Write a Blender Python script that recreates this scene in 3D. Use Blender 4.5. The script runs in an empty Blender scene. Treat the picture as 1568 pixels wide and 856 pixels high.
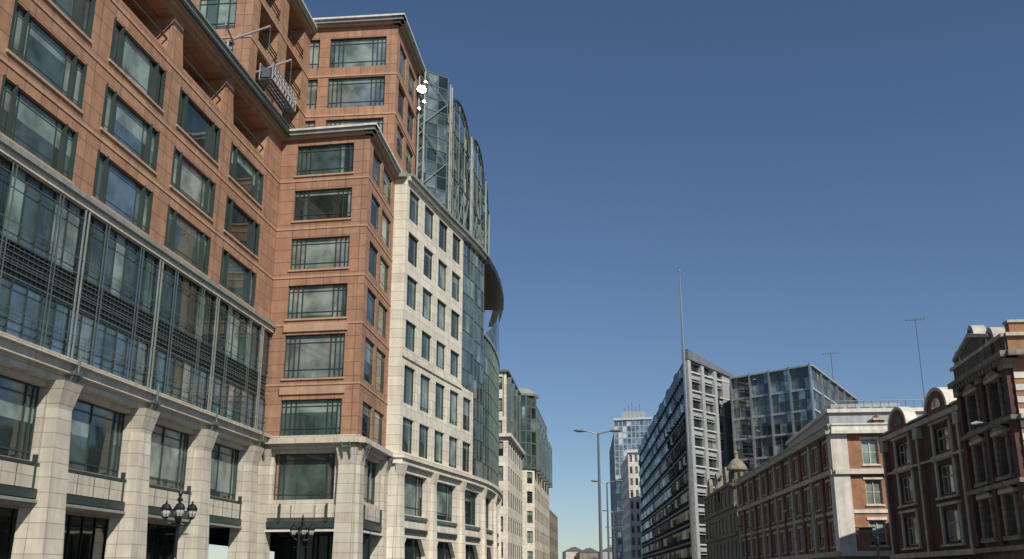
import bpy, math, random
from mathutils import Vector
random.seed(7)
R=random.random
# ------------------------------------------------------------------ materials
MAT={}
def new_mat(name):
    m=bpy.data.materials.new(name); m.use_nodes=True; MAT[name]=m
    nt=m.node_tree; return m,nt,nt.nodes['Principled BSDF']
def surf(name,col,rough=.8,metal=0.,var=.18,tex=None,mort=None,streak=.15,scale=1.5,bump=0.,ior=None):
    m,nt,b=new_mat(name); N=nt.nodes; L=nt.links
    b.inputs['Roughness'].default_value=rough; b.inputs['Metallic'].default_value=metal
    if ior: b.inputs['IOR'].default_value=ior
    tc=N.new('ShaderNodeTexCoord')
    if tex:
        w,h,ms,off=tex
        br=N.new('ShaderNodeTexBrick'); br.offset=off; br.inputs['Scale'].default_value=1
        br.inputs['Brick Width'].default_value=w; br.inputs['Row Height'].default_value=h
        br.inputs['Mortar Size'].default_value=ms; br.inputs['Mortar Smooth'].default_value=.2
        c=col
        br.inputs['Color1'].default_value=(c[0]*.9,c[1]*.88,c[2]*.88,1)
        br.inputs['Color2'].default_value=(min(1,c[0]*1.09),min(1,c[1]*1.1),min(1,c[2]*1.1),1)
        mc=mort or [x*.5 for x in c]; br.inputs['Mortar'].default_value=(*mc,1)
        L.new(tc.outputs['UV'],br.inputs['Vector']); src=br.outputs['Color']
    else:
        rgb=N.new('ShaderNodeRGB'); rgb.outputs[0].default_value=(*col,1); src=rgb.outputs[0]
    def mult(src,vec,sc,amp,mapscale=None,detail=5):
        no=N.new('ShaderNodeTexNoise'); no.inputs['Scale'].default_value=sc; no.inputs['Detail'].default_value=detail
        if mapscale:
            mp=N.new('ShaderNodeMapping'); mp.inputs['Scale'].default_value=mapscale
            L.new(vec,mp.inputs['Vector']); vec=mp.outputs[0]
        L.new(vec,no.inputs['Vector'])
        mr=N.new('ShaderNodeMapRange'); mr.inputs[1].default_value=.3; mr.inputs[2].default_value=.7
        mr.inputs[3].default_value=1-amp; mr.inputs[4].default_value=1+amp*.6
        L.new(no.outputs['Fac'],mr.inputs[0])
        mx=N.new('ShaderNodeVectorMath'); mx.operation='SCALE'
        L.new(src,mx.inputs[0]); L.new(mr.outputs[0],mx.inputs['Scale']); return mx.outputs[0],no
    src,no=mult(src,tc.outputs['Object'],scale,var)
    src,_=mult(src,tc.outputs['Object'],.12,.12)
    if streak: src,_=mult(src,tc.outputs['UV'],1.0,streak,(2.2,.18,1))
    L.new(src,b.inputs['Base Color'])
    if bump:
        bp=N.new('ShaderNodeBump'); bp.inputs['Strength'].default_value=bump; bp.inputs['Distance'].default_value=.05
        L.new(no.outputs['Fac'],bp.inputs['Height']); L.new(bp.outputs[0],b.inputs['Normal'])
    return m
def glass(name,col,rough=.04,ior=1.6,metal=0.,wave=.06):
    m,nt,b=new_mat(name); N=nt.nodes; L=nt.links
    b.inputs['Roughness'].default_value=rough; b.inputs['IOR'].default_value=ior; b.inputs['Metallic'].default_value=metal
    tc=N.new('ShaderNodeTexCoord')
    no=N.new('ShaderNodeTexNoise'); no.inputs['Scale'].default_value=.6; no.inputs['Detail'].default_value=3
    L.new(tc.outputs['Object'],no.inputs['Vector'])
    cr=N.new('ShaderNodeMapRange'); cr.inputs[1].default_value=.35; cr.inputs[2].default_value=.65; cr.inputs[3].default_value=.5; cr.inputs[4].default_value=1.3
    L.new(no.outputs['Fac'],cr.inputs[0])
    mx=N.new('ShaderNodeVectorMath'); mx.operation='SCALE'; mx.inputs[0].default_value=col
    L.new(cr.outputs[0],mx.inputs['Scale']); L.new(mx.outputs[0],b.inputs['Base Color'])
    if wave:
        n2=N.new('ShaderNodeTexNoise'); n2.inputs['Scale'].default_value=.45; n2.inputs['Detail'].default_value=1
        L.new(tc.outputs['Object'],n2.inputs['Vector'])
        bp=N.new('ShaderNodeBump'); bp.inputs['Strength'].default_value=wave; bp.inputs['Distance'].default_value=.3
        L.new(n2.outputs['Fac'],bp.inputs['Height']); L.new(bp.outputs[0],b.inputs['Normal'])
surf('terracotta',(.365,.20,.118),.75,tex=(1.4,1.03,.026,0),mort=(.15,.085,.052),var=.14,streak=.16)
surf('terracotta_light',(.46,.29,.185),.75,var=.1)
surf('stone',(.54,.495,.40),.8,tex=(1.5,.7,.02,.0),mort=(.26,.235,.18),var=.1,streak=.16)
surf('stone_white',(.67,.62,.50),.8,tex=(1.37,.83,.022,.0),mort=(.34,.31,.24),var=.08,streak=.13)
surf('stone_dirty',(.27,.235,.175),.85,tex=(.9,.4,.02,.5),var=.25,streak=.3)
surf('stone_sooty',(.15,.13,.105),.85,tex=(.9,.4,.02,.5),var=.3,streak=.3)
surf('white_trim',(.68,.64,.55),.7,var=.14,streak=.2)
surf('cream_trim',(.47,.44,.36),.7,var=.25,streak=.3)
surf('brick_red',(.23,.08,.05),.85,tex=(.22,.075,.012,.5),mort=(.2,.15,.11),var=.25,streak=.2)
surf('brick_dark',(.115,.042,.028),.85,tex=(.22,.075,.012,.5),mort=(.1,.075,.06),var=.3,streak=.25)
surf('brick_orange',(.38,.15,.065),.85,tex=(.22,.075,.012,.5),mort=(.3,.22,.15),var=.2,streak=.15)
surf('green_metal',(.04,.06,.052),.45,.2,var=.15,streak=0)
surf('green_light',(.12,.155,.135),.5,.2,var=.15,streak=.1)
surf('grey_green_metal',(.27,.29,.25),.5,.1,var=.15,streak=.15)
surf('grey_panel',(.20,.21,.22),.5,.2,tex=(1.5,3.9,.03,0),var=.1,streak=.1)
surf('grey_light',(.38,.39,.39),.6,var=.1)
surf('dark_metal',(.025,.03,.035),.45,.3,var=.2,streak=0)
surf('black_iron',(.012,.014,.014),.4,.3,var=.2,streak=0)
surf('lamp_grey',(.17,.18,.18),.45,.5,var=.1,streak=0)
surf('steel',(.45,.46,.46),.35,.8,var=.1,streak=0)
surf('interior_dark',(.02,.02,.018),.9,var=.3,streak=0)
surf('roofing',(.12,.12,.12),.9)
surf('asphalt',(.05,.05,.052),.9,scale=8,var=.25,streak=0,bump=.2)
surf('paving',(.24,.23,.21),.9,tex=(.9,.6,.012,.5),var=.2,streak=0)
surf('kerb_stone',(.32,.31,.29),.85,streak=0)
surf('ground_mat',(.13,.13,.12),.95,scale=.3,streak=0)
surf('road_paint',(.75,.75,.72),.7,var=.2,streak=0)
surf('frosted',(.40,.40,.36),.3,streak=0)
surf('white_panel',(.55,.58,.6),.35,streak=0)
glass('glass_dark',(.022,.034,.031),ior=1.85)
glass('glass_mid',(.065,.095,.084),ior=1.85)
glass('glass_blind',(.21,.265,.23),.08,ior=1.7)
glass('glass_blue',(.09,.135,.16),.05,ior=2.0)
glass('glass_sky',(.34,.41,.45),.05,metal=.75)
glass('glass_teal',(.24,.30,.275),.05,metal=.75)
glass('glass_silver',(.38,.44,.41),.08,metal=.6)
glass('glint_mirror',(.9,.92,.9),.09,metal=1.0,wave=0)  # mirror finish for the added sun-glint discs only
GL=['glass_dark','glass_dark','glass_mid','glass_mid','glass_blind']
# ------------------------------------------------------------------ geometry accumulators
class Mesh:
    def __init__(s): s.v=[];s.f=[];s.uv=[];s.m=[];s.mats=[]
    def mi(s,mat):
        if mat not in s.mats: s.mats.append(mat)
        return s.mats.index(mat)
    def poly(s,pts,mat,uvs=None):
        k=len(s.v); s.v.extend([tuple(p) for p in pts]); s.f.append(tuple(range(k,k+len(pts))))
        if uvs is None: uvs=[(p[0]+p[1],p[2]) for p in pts]
        s.uv.append(uvs); s.m.append(s.mi(mat))
class Obj:
    def __init__(s,name): s.name=name; s.parts={}
    def __getitem__(s,k):
        if k not in s.parts: s.parts[k]=Mesh()
        return s.parts[k]
    def done(s,smooth=()):
        e=bpy.data.objects.new(s.name,None); bpy.context.scene.collection.objects.link(e)
        for k,M in s.parts.items():
            me=bpy.data.meshes.new(k); me.from_pydata(M.v,[],M.f)
            uvl=me.uv_layers.new(name='UVMap'); d=[]
            for u in M.uv:
                for a in u: d.extend(a)
            uvl.data.foreach_set('uv',d)
            for n in M.mats: me.materials.append(MAT[n])
            me.polygons.foreach_set('material_index',M.m)
            if k in smooth: me.polygons.foreach_set('use_smooth',[True]*len(M.f))
            me.update()
            o=bpy.data.objects.new(k,me); bpy.context.scene.collection.objects.link(o); o.parent=e
        return e
class Fr:
    """facade frame: s runs left to right seen from outside, d outward, z up"""
    def __init__(s,p0,p1,off=0):
        dx,dy=p1[0]-p0[0],p1[1]-p0[1]; l=math.hypot(dx,dy); s.len=l
        s.t=(dx/l,dy/l); s.n=(s.t[1],-s.t[0]); s.o=(p0[0]+s.n[0]*off,p0[1]+s.n[1]*off)
    def p(s,a,d,z): return (s.o[0]+s.t[0]*a+s.n[0]*d, s.o[1]+s.t[1]*a+s.n[1]*d, z)
def box(M,fr,s0,s1,d0,d1,z0,z1,mat,tw=None):
    P=fr.p
    if tw is None: tw=(s0,s1,d0,d1)
    a,b,c,e=tw
    B=[P(s0,d0,z0),P(s1,d0,z0),P(s1,d1,z0),P(s0,d1,z0)]
    T=[P(a,c,z1),P(b,c,z1),P(b,e,z1),P(a,e,z1)]
    M.poly([B[3],B[2],T[2],T[3]],mat,[(s0,z0),(s1,z0),(b,z1),(a,z1)])
    M.poly([B[1],B[0],T[0],T[1]],mat,[(s1,z0),(s0,z0),(a,z1),(b,z1)])
    M.poly([B[0],B[3],T[3],T[0]],mat,[(d0,z0),(d1,z0),(e,z1),(c,z1)])
    M.poly([B[2],B[1],T[1],T[2]],mat,[(d1,z0),(d0,z0),(c,z1),(e,z1)])
    M.poly(T[::-1],mat,[(a,c),(b,c),(b,e),(a,e)]); M.poly(B,mat,[(s0,d0),(s1,d0),(s1,d1),(s0,d1)])
def quad(M,fr,s0,s1,z0,z1,d,mat):
    M.poly([fr.p(s0,d,z0),fr.p(s1,d,z0),fr.p(s1,d,z1),fr.p(s0,d,z1)],mat,[(s0,z0),(s1,z0),(s1,z1),(s0,z1)])
def wall(M,fr,s0,s1,z0,z1,holes,mat,depth=.3,rev=None):
    rev=rev or mat
    S=sorted({s0,s1}|{h[0] for h in holes}|{h[1] for h in holes}); Z=sorted({z0,z1}|{h[2] for h in holes}|{h[3] for h in holes})
    for i in range(len(S)-1):
        for j in range(len(Z)-1):
            cs=(S[i]+S[i+1])/2; cz=(Z[j]+Z[j+1])/2
            if any(h[0]<cs<h[1] and h[2]<cz<h[3] for h in holes): continue
            quad(M,fr,S[i],S[i+1],Z[j],Z[j+1],0,mat)
    for a,b,c,d in holes:
        for s in (a,b): M.poly([fr.p(s,0,c),fr.p(s,-depth,c),fr.p(s,-depth,d),fr.p(s,0,d)],rev,[(0,c),(depth,c),(depth,d),(0,d)])
        for z in (c,d): M.poly([fr.p(a,0,z),fr.p(b,0,z),fr.p(b,-depth,z),fr.p(a,-depth,z)],rev,[(a,0),(b,0),(b,depth),(a,depth)])
def window(M,fr,a,b,c,d,depth=.3,vm=(),hm=(),fmat='green_metal',fw=.08,gl=None,blinds=True,proud=.06):
    e=-depth; gl=gl or GL; w=b-a; h=d-c
    fs=[0]+list(vm)+[1]
    drop=random.choice([0,0,0,.2,.35,.5,.85]) if blinds else 0
    g=random.choice(gl)
    for i in range(len(fs)-1):
        x0=a+w*fs[i]; x1=a+w*fs[i+1]; dr=drop if R()<.8 else random.choice([0,.3,.9])
        gg=g if R()<.75 else random.choice(gl)
        if dr>0 and blinds:
            zb=d-h*dr; quad(M,fr,x0,x1,zb,d,e,'glass_blind'); quad(M,fr,x0,x1,c,zb,e,gg)
        else: quad(M,fr,x0,x1,c,d,e,gg)
    q=.002
    box(M,fr,a+q,b-q,e-.03,e+proud,c+q,c+fw,fmat); box(M,fr,a+q,b-q,e-.03,e+proud,d-fw,d-q,fmat)
    for x in [a+q]+[a+w*f-fw/2 for f in vm]+[b-fw-q]: box(M,fr,x,x+fw,e-.04,e+proud+.02,c+.003,d-.003,fmat)
    for f in hm: box(M,fr,a+q,b-q,e-.03,e+max(.01,proud-.02),c+h*f-fw*.4,c+h*f+fw*.4,fmat)
def curtain(M,fr,s0,s1,z0,z1,ns,nz,gl,fmat='green_metal',fw=.09,d=0,proud=.08):
    for i in range(ns):
        for j in range(nz):
            a=s0+(s1-s0)*i/ns; b=s0+(s1-s0)*(i+1)/ns; c=z0+(z1-z0)*j/nz; e=z0+(z1-z0)*(j+1)/nz
            quad(M,fr,a,b,c,e,d,random.choice(gl))
    for i in range(ns+1):
        x=s0+(s1-s0)*i/ns; box(M,fr,x-fw/2,x+fw/2,d-.05,d+proud,z0,z1,fmat)
    for j in range(nz+1):
        z=z0+(z1-z0)*j/nz; box(M,fr,s0,s1,d-.04,d+proud*.7,z-fw/2,z+fw/2,fmat)
def prism(M,poly,z0,z1,mat,top=None):
    n=len(poly)
    for i in range(n):
        a=poly[i];b=poly[(i+1)%n]; l=math.hypot(b[0]-a[0],b[1]-a[1])
        M.poly([(a[0],a[1],z0),(b[0],b[1],z0),(b[0],b[1],z1),(a[0],a[1],z1)],mat,[(0,z0),(l,z0),(l,z1),(0,z1)])
    M.poly([(p[0],p[1],z1) for p in poly],top or mat)
def extr(M,fr,pts,d0,d1,mat):
    n=len(pts)
    for dd in (d0,d1): M.poly([fr.p(s,dd,z) for s,z in pts],mat,[(s,z) for s,z in pts])
    for i in range(n):
        a=pts[i];b=pts[(i+1)%n]
        M.poly([fr.p(a[0],d0,a[1]),fr.p(b[0],d0,b[1]),fr.p(b[0],d1,b[1]),fr.p(a[0],d1,a[1])],mat)
def tube(M,p0,p1,r,mat,n=8,r1=None):
    r1=r if r1 is None else r1
    p0=Vector(p0);p1=Vector(p1);ax=(p1-p0).normalized()
    u=ax.orthogonal().normalized(); w=ax.cross(u)
    A=[p0+(u*math.cos(t)+w*math.sin(t))*r for t in [2*math.pi*i/n for i in range(n)]]
    B=[p1+(u*math.cos(t)+w*math.sin(t))*r1 for t in [2*math.pi*i/n for i in range(n)]]
    for i in range(n): j=(i+1)%n; M.poly([A[i],A[j],B[j],B[i]],mat)
    M.poly(A[::-1],mat); M.poly(B,mat)
def path(M,pts,r,mat,n=8):
    for a,b in zip(pts[:-1],pts[1:]): tube(M,a,b,r,mat,n)
def lathe(M,x,y,prof,mat,n=14):
    for (r0,z0),(r1,z1) in zip(prof[:-1],prof[1:]):
        for i in range(n):
            a=2*math.pi*i/n;b=2*math.pi*(i+1)/n
            M.poly([(x+r0*math.cos(a),y+r0*math.sin(a),z0),(x+r0*math.cos(b),y+r0*math.sin(b),z0),(x+r1*math.cos(b),y+r1*math.sin(b),z1),(x+r1*math.cos(a),y+r1*math.sin(a),z1)],mat)
def sweep(M,pts,d0,d1,z0,z1,mat):
    n=len(pts); nr=[]
    for i in range(n):
        a=pts[max(0,i-1)];b=pts[min(n-1,i+1)]; dx,dy=b[0]-a[0],b[1]-a[1]; l=math.hypot(dx,dy); nr.append((dy/l,-dx/l))
    o=lambda i,d:(pts[i][0]+nr[i][0]*d,pts[i][1]+nr[i][1]*d)
    L=0
    for i in range(n-1):
        l=math.dist(pts[i],pts[i+1]); u=[(L,z0),(L+l,z0),(L+l,z1),(L,z1)]
        A0,A1,B0,B1=o(i,d0),o(i,d1),o(i+1,d0),o(i+1,d1)
        M.poly([(*A1,z0),(*B1,z0),(*B1,z1),(*A1,z1)],mat,u); M.poly([(*A0,z0),(*B0,z0),(*B0,z1),(*A0,z1)],mat,u)
        M.poly([(*A0,z1),(*A1,z1),(*B1,z1),(*B0,z1)],mat); M.poly([(*A0,z0),(*A1,z0),(*B1,z0),(*B0,z0)],mat)
        L+=l
    for i in (0,n-1):
        M.poly([(*o(i,d0),z0),(*o(i,d1),z0),(*o(i,d1),z1),(*o(i,d0),z1)],mat)
# ------------------------------------------------------------------ LEFT: brick office building
T=(.0993,.995)
def along(p,s,d=0): return (p[0]+T[0]*s+T[1]*d,p[1]+T[1]*s-T[0]*d)
TA=(.1236,.9923)
def alongA(s,d=0): return (AB[0]+TA[0]*s+TA[1]*d,AB[1]+TA[1]*s-TA[0]*d)
AB=(-18.9,76.6); BC=(-11.5,75.3); CD=along(BC,9.55)
O=Obj('brick_office_building')
LEN=60
fA=Fr(alongA(-LEN),AB); fA.o=AB            # s negative towards the camera
piers=[-2.5-8.43*i for i in range(7)]
VM=(.09,.17,.25,.75,.83,.91)
rows=[(21.1,23.8),(25.1,27.7),(29.2,31.8)]
W=O['walls'];G=O['windows'];TR=O['trim'];SC=O['green_screen'];BS=O['stone_base']
BY=[(piers[i+1]+1.0,p-1.0) for i,p in enumerate(piers[:-1])]
holes=[(a,b,c,d) for a,b in BY for c,d in rows]
wall(W,fA,-LEN+8,0,20.6,32.6,holes,'terracotta',.22)
for h in holes: window(G,fA,*h,depth=.22,vm=VM,hm=(.18,.84),fw=.075,proud=.03,gl=['glass_dark','glass_mid','glass_mid','glass_dark','glass_dark','glass_blue'])
for a,b,c,d in holes:
    box(TR,fA,a-.1,b+.1,-.02,.1,c-.16,c-.02,'terracotta_light')
    for x in (a+1.07,b-1.07,a+.1,b-.1): box(TR,fA,x-.045,x+.045,-.18,.05,c-.05,d+.05,'green_metal')
for z in (24.45,28.5,32.6): box(TR,fA,-LEN+8,-.01,-.05,.05,z-.07,z+.07,'terracotta_light')
# loggia
lh=[(a-.3,b+.3,33.2,35.9) for a,b in BY]
wall(W,fA,-LEN+8,0,32.6,36.4,lh,'terracotta',2.6)
for a,b,c,d in lh:
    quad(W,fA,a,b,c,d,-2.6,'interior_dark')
    window(G,fA,a+.8,b-.8,c+.1,d-.3,depth=2.5,vm=(.25,.5,.75),fw=.1)
    box(TR,fA,a,b,-.25,-.15,c+.9,c+1.0,'green_metal')
    extr(W,fA,[(a-.01,c),(a+.5,c),(a-.01,d-.4)],-2.0,-.05,'terracotta'); extr(W,fA,[(b+.01,c),(b-.5,c),(b+.01,d-.4)],-2.0,-.05,'terracotta')
box(TR,fA,-LEN+8,.0,-.4,.35,36.4,36.8,'terracotta_light'); box(TR,fA,-LEN+8,.3,-.5,.7,36.803,37.1,'grey_green_metal')
box(TR,fA,-LEN+8,.3,-.6,.85,37.103,37.22,'grey_green_metal')
tube(TR,fA.p(-LEN+8,.7,36.55),fA.p(.2,.7,36.55),.1,'green_metal')
prism(W,[alongA(-LEN+8,-2.7),alongA(0,-2.7),alongA(0,-30),alongA(-LEN+8,-30)],12,37,'terracotta','roofing')
# screen (two glazed floors)
box(TR,fA,-LEN+8,-.2,-.1,.62,20.35,20.62,'grey_green_metal'); box(TR,fA,-LEN+8,-.2,-.1,.45,20.0,20.347,'stone')
segs=[(p-8.43,p) for p in piers[:-1]]+[(-2.5,-.25)]
for a,b in segs:
    n=7 if b-a>5 else 2
    curtain(SC,fA,a,b,16.5,20.0,n,1,['glass_mid','glass_dark','glass_blind','glass_mid','glass_dark'],d=.1,fw=.08)
    curtain(SC,fA,a,b,12.1,14.8,n,1,['glass_blue','glass_mid','glass_blue','glass_silver'],d=.1,fw=.08)
    quad(SC,fA,a,b,14.8,16.5,.08,'dark_metal')
    k=int((b-a)/.4)
    for i in range(k): x=a+(b-a)*(i+.5)/k; box(SC,fA,x-.015,x+.015,.1,.14,14.85,16.45,'green_metal')
    for i in range(6): z=14.95+.27*i; box(SC,fA,a,b,.1,.15,z-.02,z+.02,'green_light')
    for x in (a,a+.35): box(SC,fA,x-.04,x+.04,.36,.43,12.0,20.3,'grey_green_metal')
    if n>2:
        for x in (a+2.1,a+2.4,b-2.4,b-2.1): box(SC,fA,x-.025,x+.025,.38,.42,12.0,20.3,'green_light')
    for z in (13.0,13.4,14.8,15.5,16.5,17.3,19.4): box(SC,fA,a,b,.37,.40,z-.018,z+.018,'green_light')
# stone base
bh=[(a-.2,b+.2,7.0,10.6) for a,b in BY]
wall(BS,fA,-LEN+8,0,5.6,12,bh,'stone',.45)
for h in bh: window(G,fA,*h,depth=.45,vm=(.06,.14,.5,.86,.94),hm=(.12,.85),fw=.09)
sweep(BS,[alongA(-LEN+8),alongA(-.05)],-.3,1.0,11.8,12.0,'stone'); sweep(BS,[alongA(-LEN+8),alongA(-.08)],-.3,.75,11.35,11.797,'stone')
sweep(BS,[alongA(-LEN+8),alongA(-.1)],-.3,.45,10.9,11.347,'stone')
for a,b in BY:
    box(BS,fA,a-.9,b+.9,.0,.18,5.75,6.75,'stone'); box(TR,fA,a-.9,b+.9,-.1,.2,5.3,5.7,'green_metal'); box(TR,fA,a-.9,b+.9,-.1,.28,5.1,5.24,'grey_green_metal')
    box(TR,fA,a-.3,b+.3,.02,.12,6.8,6.95,'green_metal')
    for k in range(1,4): box(TR,fA,a+(b-a)*k/4-.03,a+(b-a)*k/4+.03,.18,.2,5.75,6.75,'stone_sooty')
    for x in (a+.2,b-.2): box(TR,fA,x-.05,x+.05,.02,.25,5.7,7.3,'green_metal')
for p in piers:
    box(BS,fA,p-1.0,p+1.0,-.6,1.0,0,9.6,'stone',(p-.62,p+.62,-.6,.6)); box(BS,fA,p-.62,p+.62,-.6,.6,9.603,10.9,'stone',(p-.85,p+.85,-.6,.9))
    for x in (p-.3,p+.3): tube(TR,fA.p(x,.62,10.4),fA.p(x,1.1,11.5),.06,'green_light')
    box(TR,fA,p-.4,p+.4,.85,1.1,11.25,11.42,'green_light')
    tube(TR,fA.p(p,1.05,11.3),fA.p(p,1.05,12.4),.07,'green_light')
box(BS,fA,-LEN+8,-.5,-5,-.6,5.3,5.9,'stone')
for a,b in BY: curtain(G,fA,a-1.1,b+1.1,.1,5.3,6,2,['glass_dark'],d=-5,fmat='dark_metal')
prism(BS,[alongA(-LEN+8,-5.2),alongA(4,-5.2),alongA(4,-24),alongA(-LEN+8,-24)],0,5.95,'interior_dark')
# --- B : end face towards the camera
fB=Fr(AB,(AB[0]+7.41,AB[1]-1.31)); lb=fB.len
brow=[(12.0,14.75),(16.4,19.8)]+rows+[(33.1,35.7)]
hb=[(1.35,6.2,c,d) for c,d in brow]
wall(W,fB,0,lb,11.7,36.2,hb,'terracotta',.25)
for h in hb: window(G,fB,*h,depth=.25,vm=(.08,.16,.24,.76,.84,.92),hm=(.2,.82),fw=.07,gl=['glass_blind','glass_mid','glass_dark','glass_mid','glass_silver'])
for a,b,c,d in hb: box(TR,fB,a-.1,b+.1,-.02,.1,c-.16,c-.02,'terracotta_light')
for z in (15.9,20.6,24.45,28.5,32.6): box(TR,fB,0,lb,-.05,.05,z-.07,z+.07,'terracotta_light')
for z in (20.1,15.2): box(TR,fB,1.2,6.4,-.05,.12,z-.06,z+.5,'terracotta_light')
# --- C : flank towards the street
fC=Fr(BC,CD); lc=fC.len
hc=[(1.3,4.4,c,d) for c,d in brow]+[(5.1,8.6,c,d) for c,d in brow]
wall(W,fC,0,lc,11.7,36.2,hc,'terracotta',.18)
for h in hc: window(G,fC,*h,depth=.18,vm=(.2,.8),hm=(.2,.82),fw=.08,proud=.03)
for z in (15.9,20.6,24.45,28.5,32.6): box(TR,fC,0,lc,-.05,.05,z-.07,z+.07,'terracotta_light')
def cornice(M,pts,z,k=1.,m='grey_green_metal'):
    for a,b in zip(pts[:-1],pts[1:]):
        f=Fr(a,b)
        box(M,f,-.25*k,f.len+.25*k,-.4,.25*k,z-.45,z-.2,'terracotta_light'); box(M,f,-.5*k,f.len+.5*k,-.4,.5*k,z-.197,z+.12,m); box(M,f,-.65*k,f.len+.65*k,-.4,.65*k,z+.123,z+.3,'white_trim')
cornice(TR,[AB,BC,CD],36.7)
wall(BS,fB,0,lb,5.6,11.7,[(1.1,5.9,7.3,10.7)],'stone',.45); window(G,fB,1.1,5.9,7.3,10.7,depth=.45,vm=(.07,.15,.85,.93),hm=(.12,.85),fw=.08,gl=['glass_mid'])
wall(BS,fC,0,lc,5.6,11.7,[(1.6,7.8,7.3,10.7)],'stone',.45); window(G,fC,1.6,7.8,7.3,10.7,depth=.45,vm=(.1,.3,.7,.9),hm=(.12,.85),fw=.1)
for f,l,ps in ((fB,lb,(.2,6.9)),(fC,lc,(.75,8.9))):
    box(BS,f,0,l,-.3,.35,11.0,11.35,'stone'); box(BS,f,-.5,l+.3,-.3,.75,11.353,11.75,'stone'); box(BS,f,0,l,-.3,.2,11.753,12.0,'stone')
    box(BS,f,.9,l-1,-.1,.2,6.0,6.9,'stone'); box(TR,f,.9,l-1,-.1,.25,5.3,5.75,'green_metal'); box(TR,f,.9,l-1,-.1,.35,5.0,5.15,'white_trim')
    for k in (.33,.66): box(TR,f,.9+(l-1.9)*k-.03,.9+(l-1.9)*k+.03,.2,.22,6.0,6.9,'stone_sooty')
    for p in ps:
        box(BS,f,p-.8,p+.8,-.7,.45,0,9.8,'stone',(p-.62,p+.62,-.7,.3)); box(BS,f,p-.62,p+.62,-.7,.3,9.803,11.0,'stone',(p-.8,p+.8,-.7,.5))
        for x in (p-.3,p+.3): tube(TR,f.p(x,.45,10.3),f.p(x,.82,11.4),.06,'green_light')
        box(TR,f,p-.4,p+.4,.55,.72,11.0,11.15,'green_light')
    for x in (1.9,l-2.0): box(TR,f,x-.06,x+.06,.2,.36,5.7,7.0,'green_metal')
    curtain(G,f,0,l,.1,5.2,5,2,['glass_dark'],d=-4,fmat='dark_metal')
box(BS,fB,.3,lb-.3,-4.5,-.6,5.3,5.65,'stone')
prism(W,[along(BC,.9,-.9),along(BC,9.5,-.9),along(BC,9.5,-7),along(BC,.9,-6.9)],5.7,36.9,'terracotta','roofing')
# --- tower T
TL=(-21.3,86.9); TRt=(-10.9,85.8); TE=along(TRt,10.3)
fT=Fr(TL,TRt); lt=fT.len; fE=Fr(TRt,TE)
tr=[(38.3,41.2),(42.4,45.5),(46.6,49.7)]
ht=[(a,b,c+1.7,d+1.7) for a,b in ((.7,2.9),(3.9,9.4)) for c,d in tr]
wall(W,fT,0,lt,36,52.6,ht,'terracotta',.25)
for h in ht: window(G,fT,*h,depth=.25,vm=(.3,.7) if h[0]<1 else (.08,.16,.24,.76,.84,.92),hm=(.2,.82),fw=.08,gl=['glass_blind','glass_mid','glass_silver'])
for z in (39.1,43.3,47.4): box(TR,fT,0,lt,-.05,.06,z-.08,z+.08,'terracotta_light')
he=[(a,b,c+1.7,d+1.7) for a,b in ((1.2,4.4),(5.6,9)) for c,d in tr]
wall(W,fE,0,fE.len,30,52.6,he,'terracotta',.2)
for h in he: window(G,fE,*h,depth=.2,vm=(.2,.8),hm=(.2,.8),fw=.08,proud=.02)
for z in (39.1,43.3,47.4): box(TR,fE,0,fE.len,-.05,.06,z-.08,z+.08,'terracotta_light')
cornice(TR,[TL,TRt,TE],53.0,1.2)
prism(W,[along(TRt,.8,-.8),along(TRt,10,-.8),along(TRt,10,-12),along(TRt,.8,-10)],36,53,'terracotta','roofing')
# --- upper wing (set back above A)
fW=Fr(along(AB,-4.8,-12),along(AB,-4.8,-1.5)); fW2=Fr(along(AB,-4.8,-1.5),along(AB,10.4,-1.5))
hw=[(1+4.9*i,4.2+4.9*i,c+1.7,d+1.7) for i in range(2) for c,d in tr]
wall(W,fW,0,fW.len,36,52,hw,'terracotta',.25)
for h in hw: window(G,fW,*h,depth=.25,vm=(.2,.5,.8),hm=(.2,.8),fw=.08)
hw=[(1.6,6.2,c+1.5,d+1.9) for c,d in tr]+[(8.4,13,c+1.5,d+1.9) for c,d in tr]
wall(W,fW2,0,fW2.len,36,52,hw,'terracotta',1.6)
for h in hw:
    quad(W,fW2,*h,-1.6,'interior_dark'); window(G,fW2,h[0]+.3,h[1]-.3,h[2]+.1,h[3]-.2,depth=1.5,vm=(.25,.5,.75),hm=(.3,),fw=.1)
    for k in (.4,.8,1.1): box(TR,fW2,h[0],h[1],-.1,.0,h[2]+k,h[2]+k+.05,'green_metal')
for z in (39.1,43.3,47.4): box(TR,fW,0,fW.len,-.05,.06,z-.08,z+.08,'terracotta_light'); box(TR,fW2,0,fW2.len,-.05,.06,z-.08,z+.08,'terracotta_light')
cornice(TR,[along(AB,-4.8,-12),along(AB,-4.8,-1.5),along(AB,10.4,-1.5)],52.3,1.1)
prism(W,[along(AB,-4,-3.3),along(AB,10.3,-3.3),along(AB,10.3,-12),along(AB,-4,-12)],36,52.2,'terracotta','roofing')
O.done()
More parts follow.
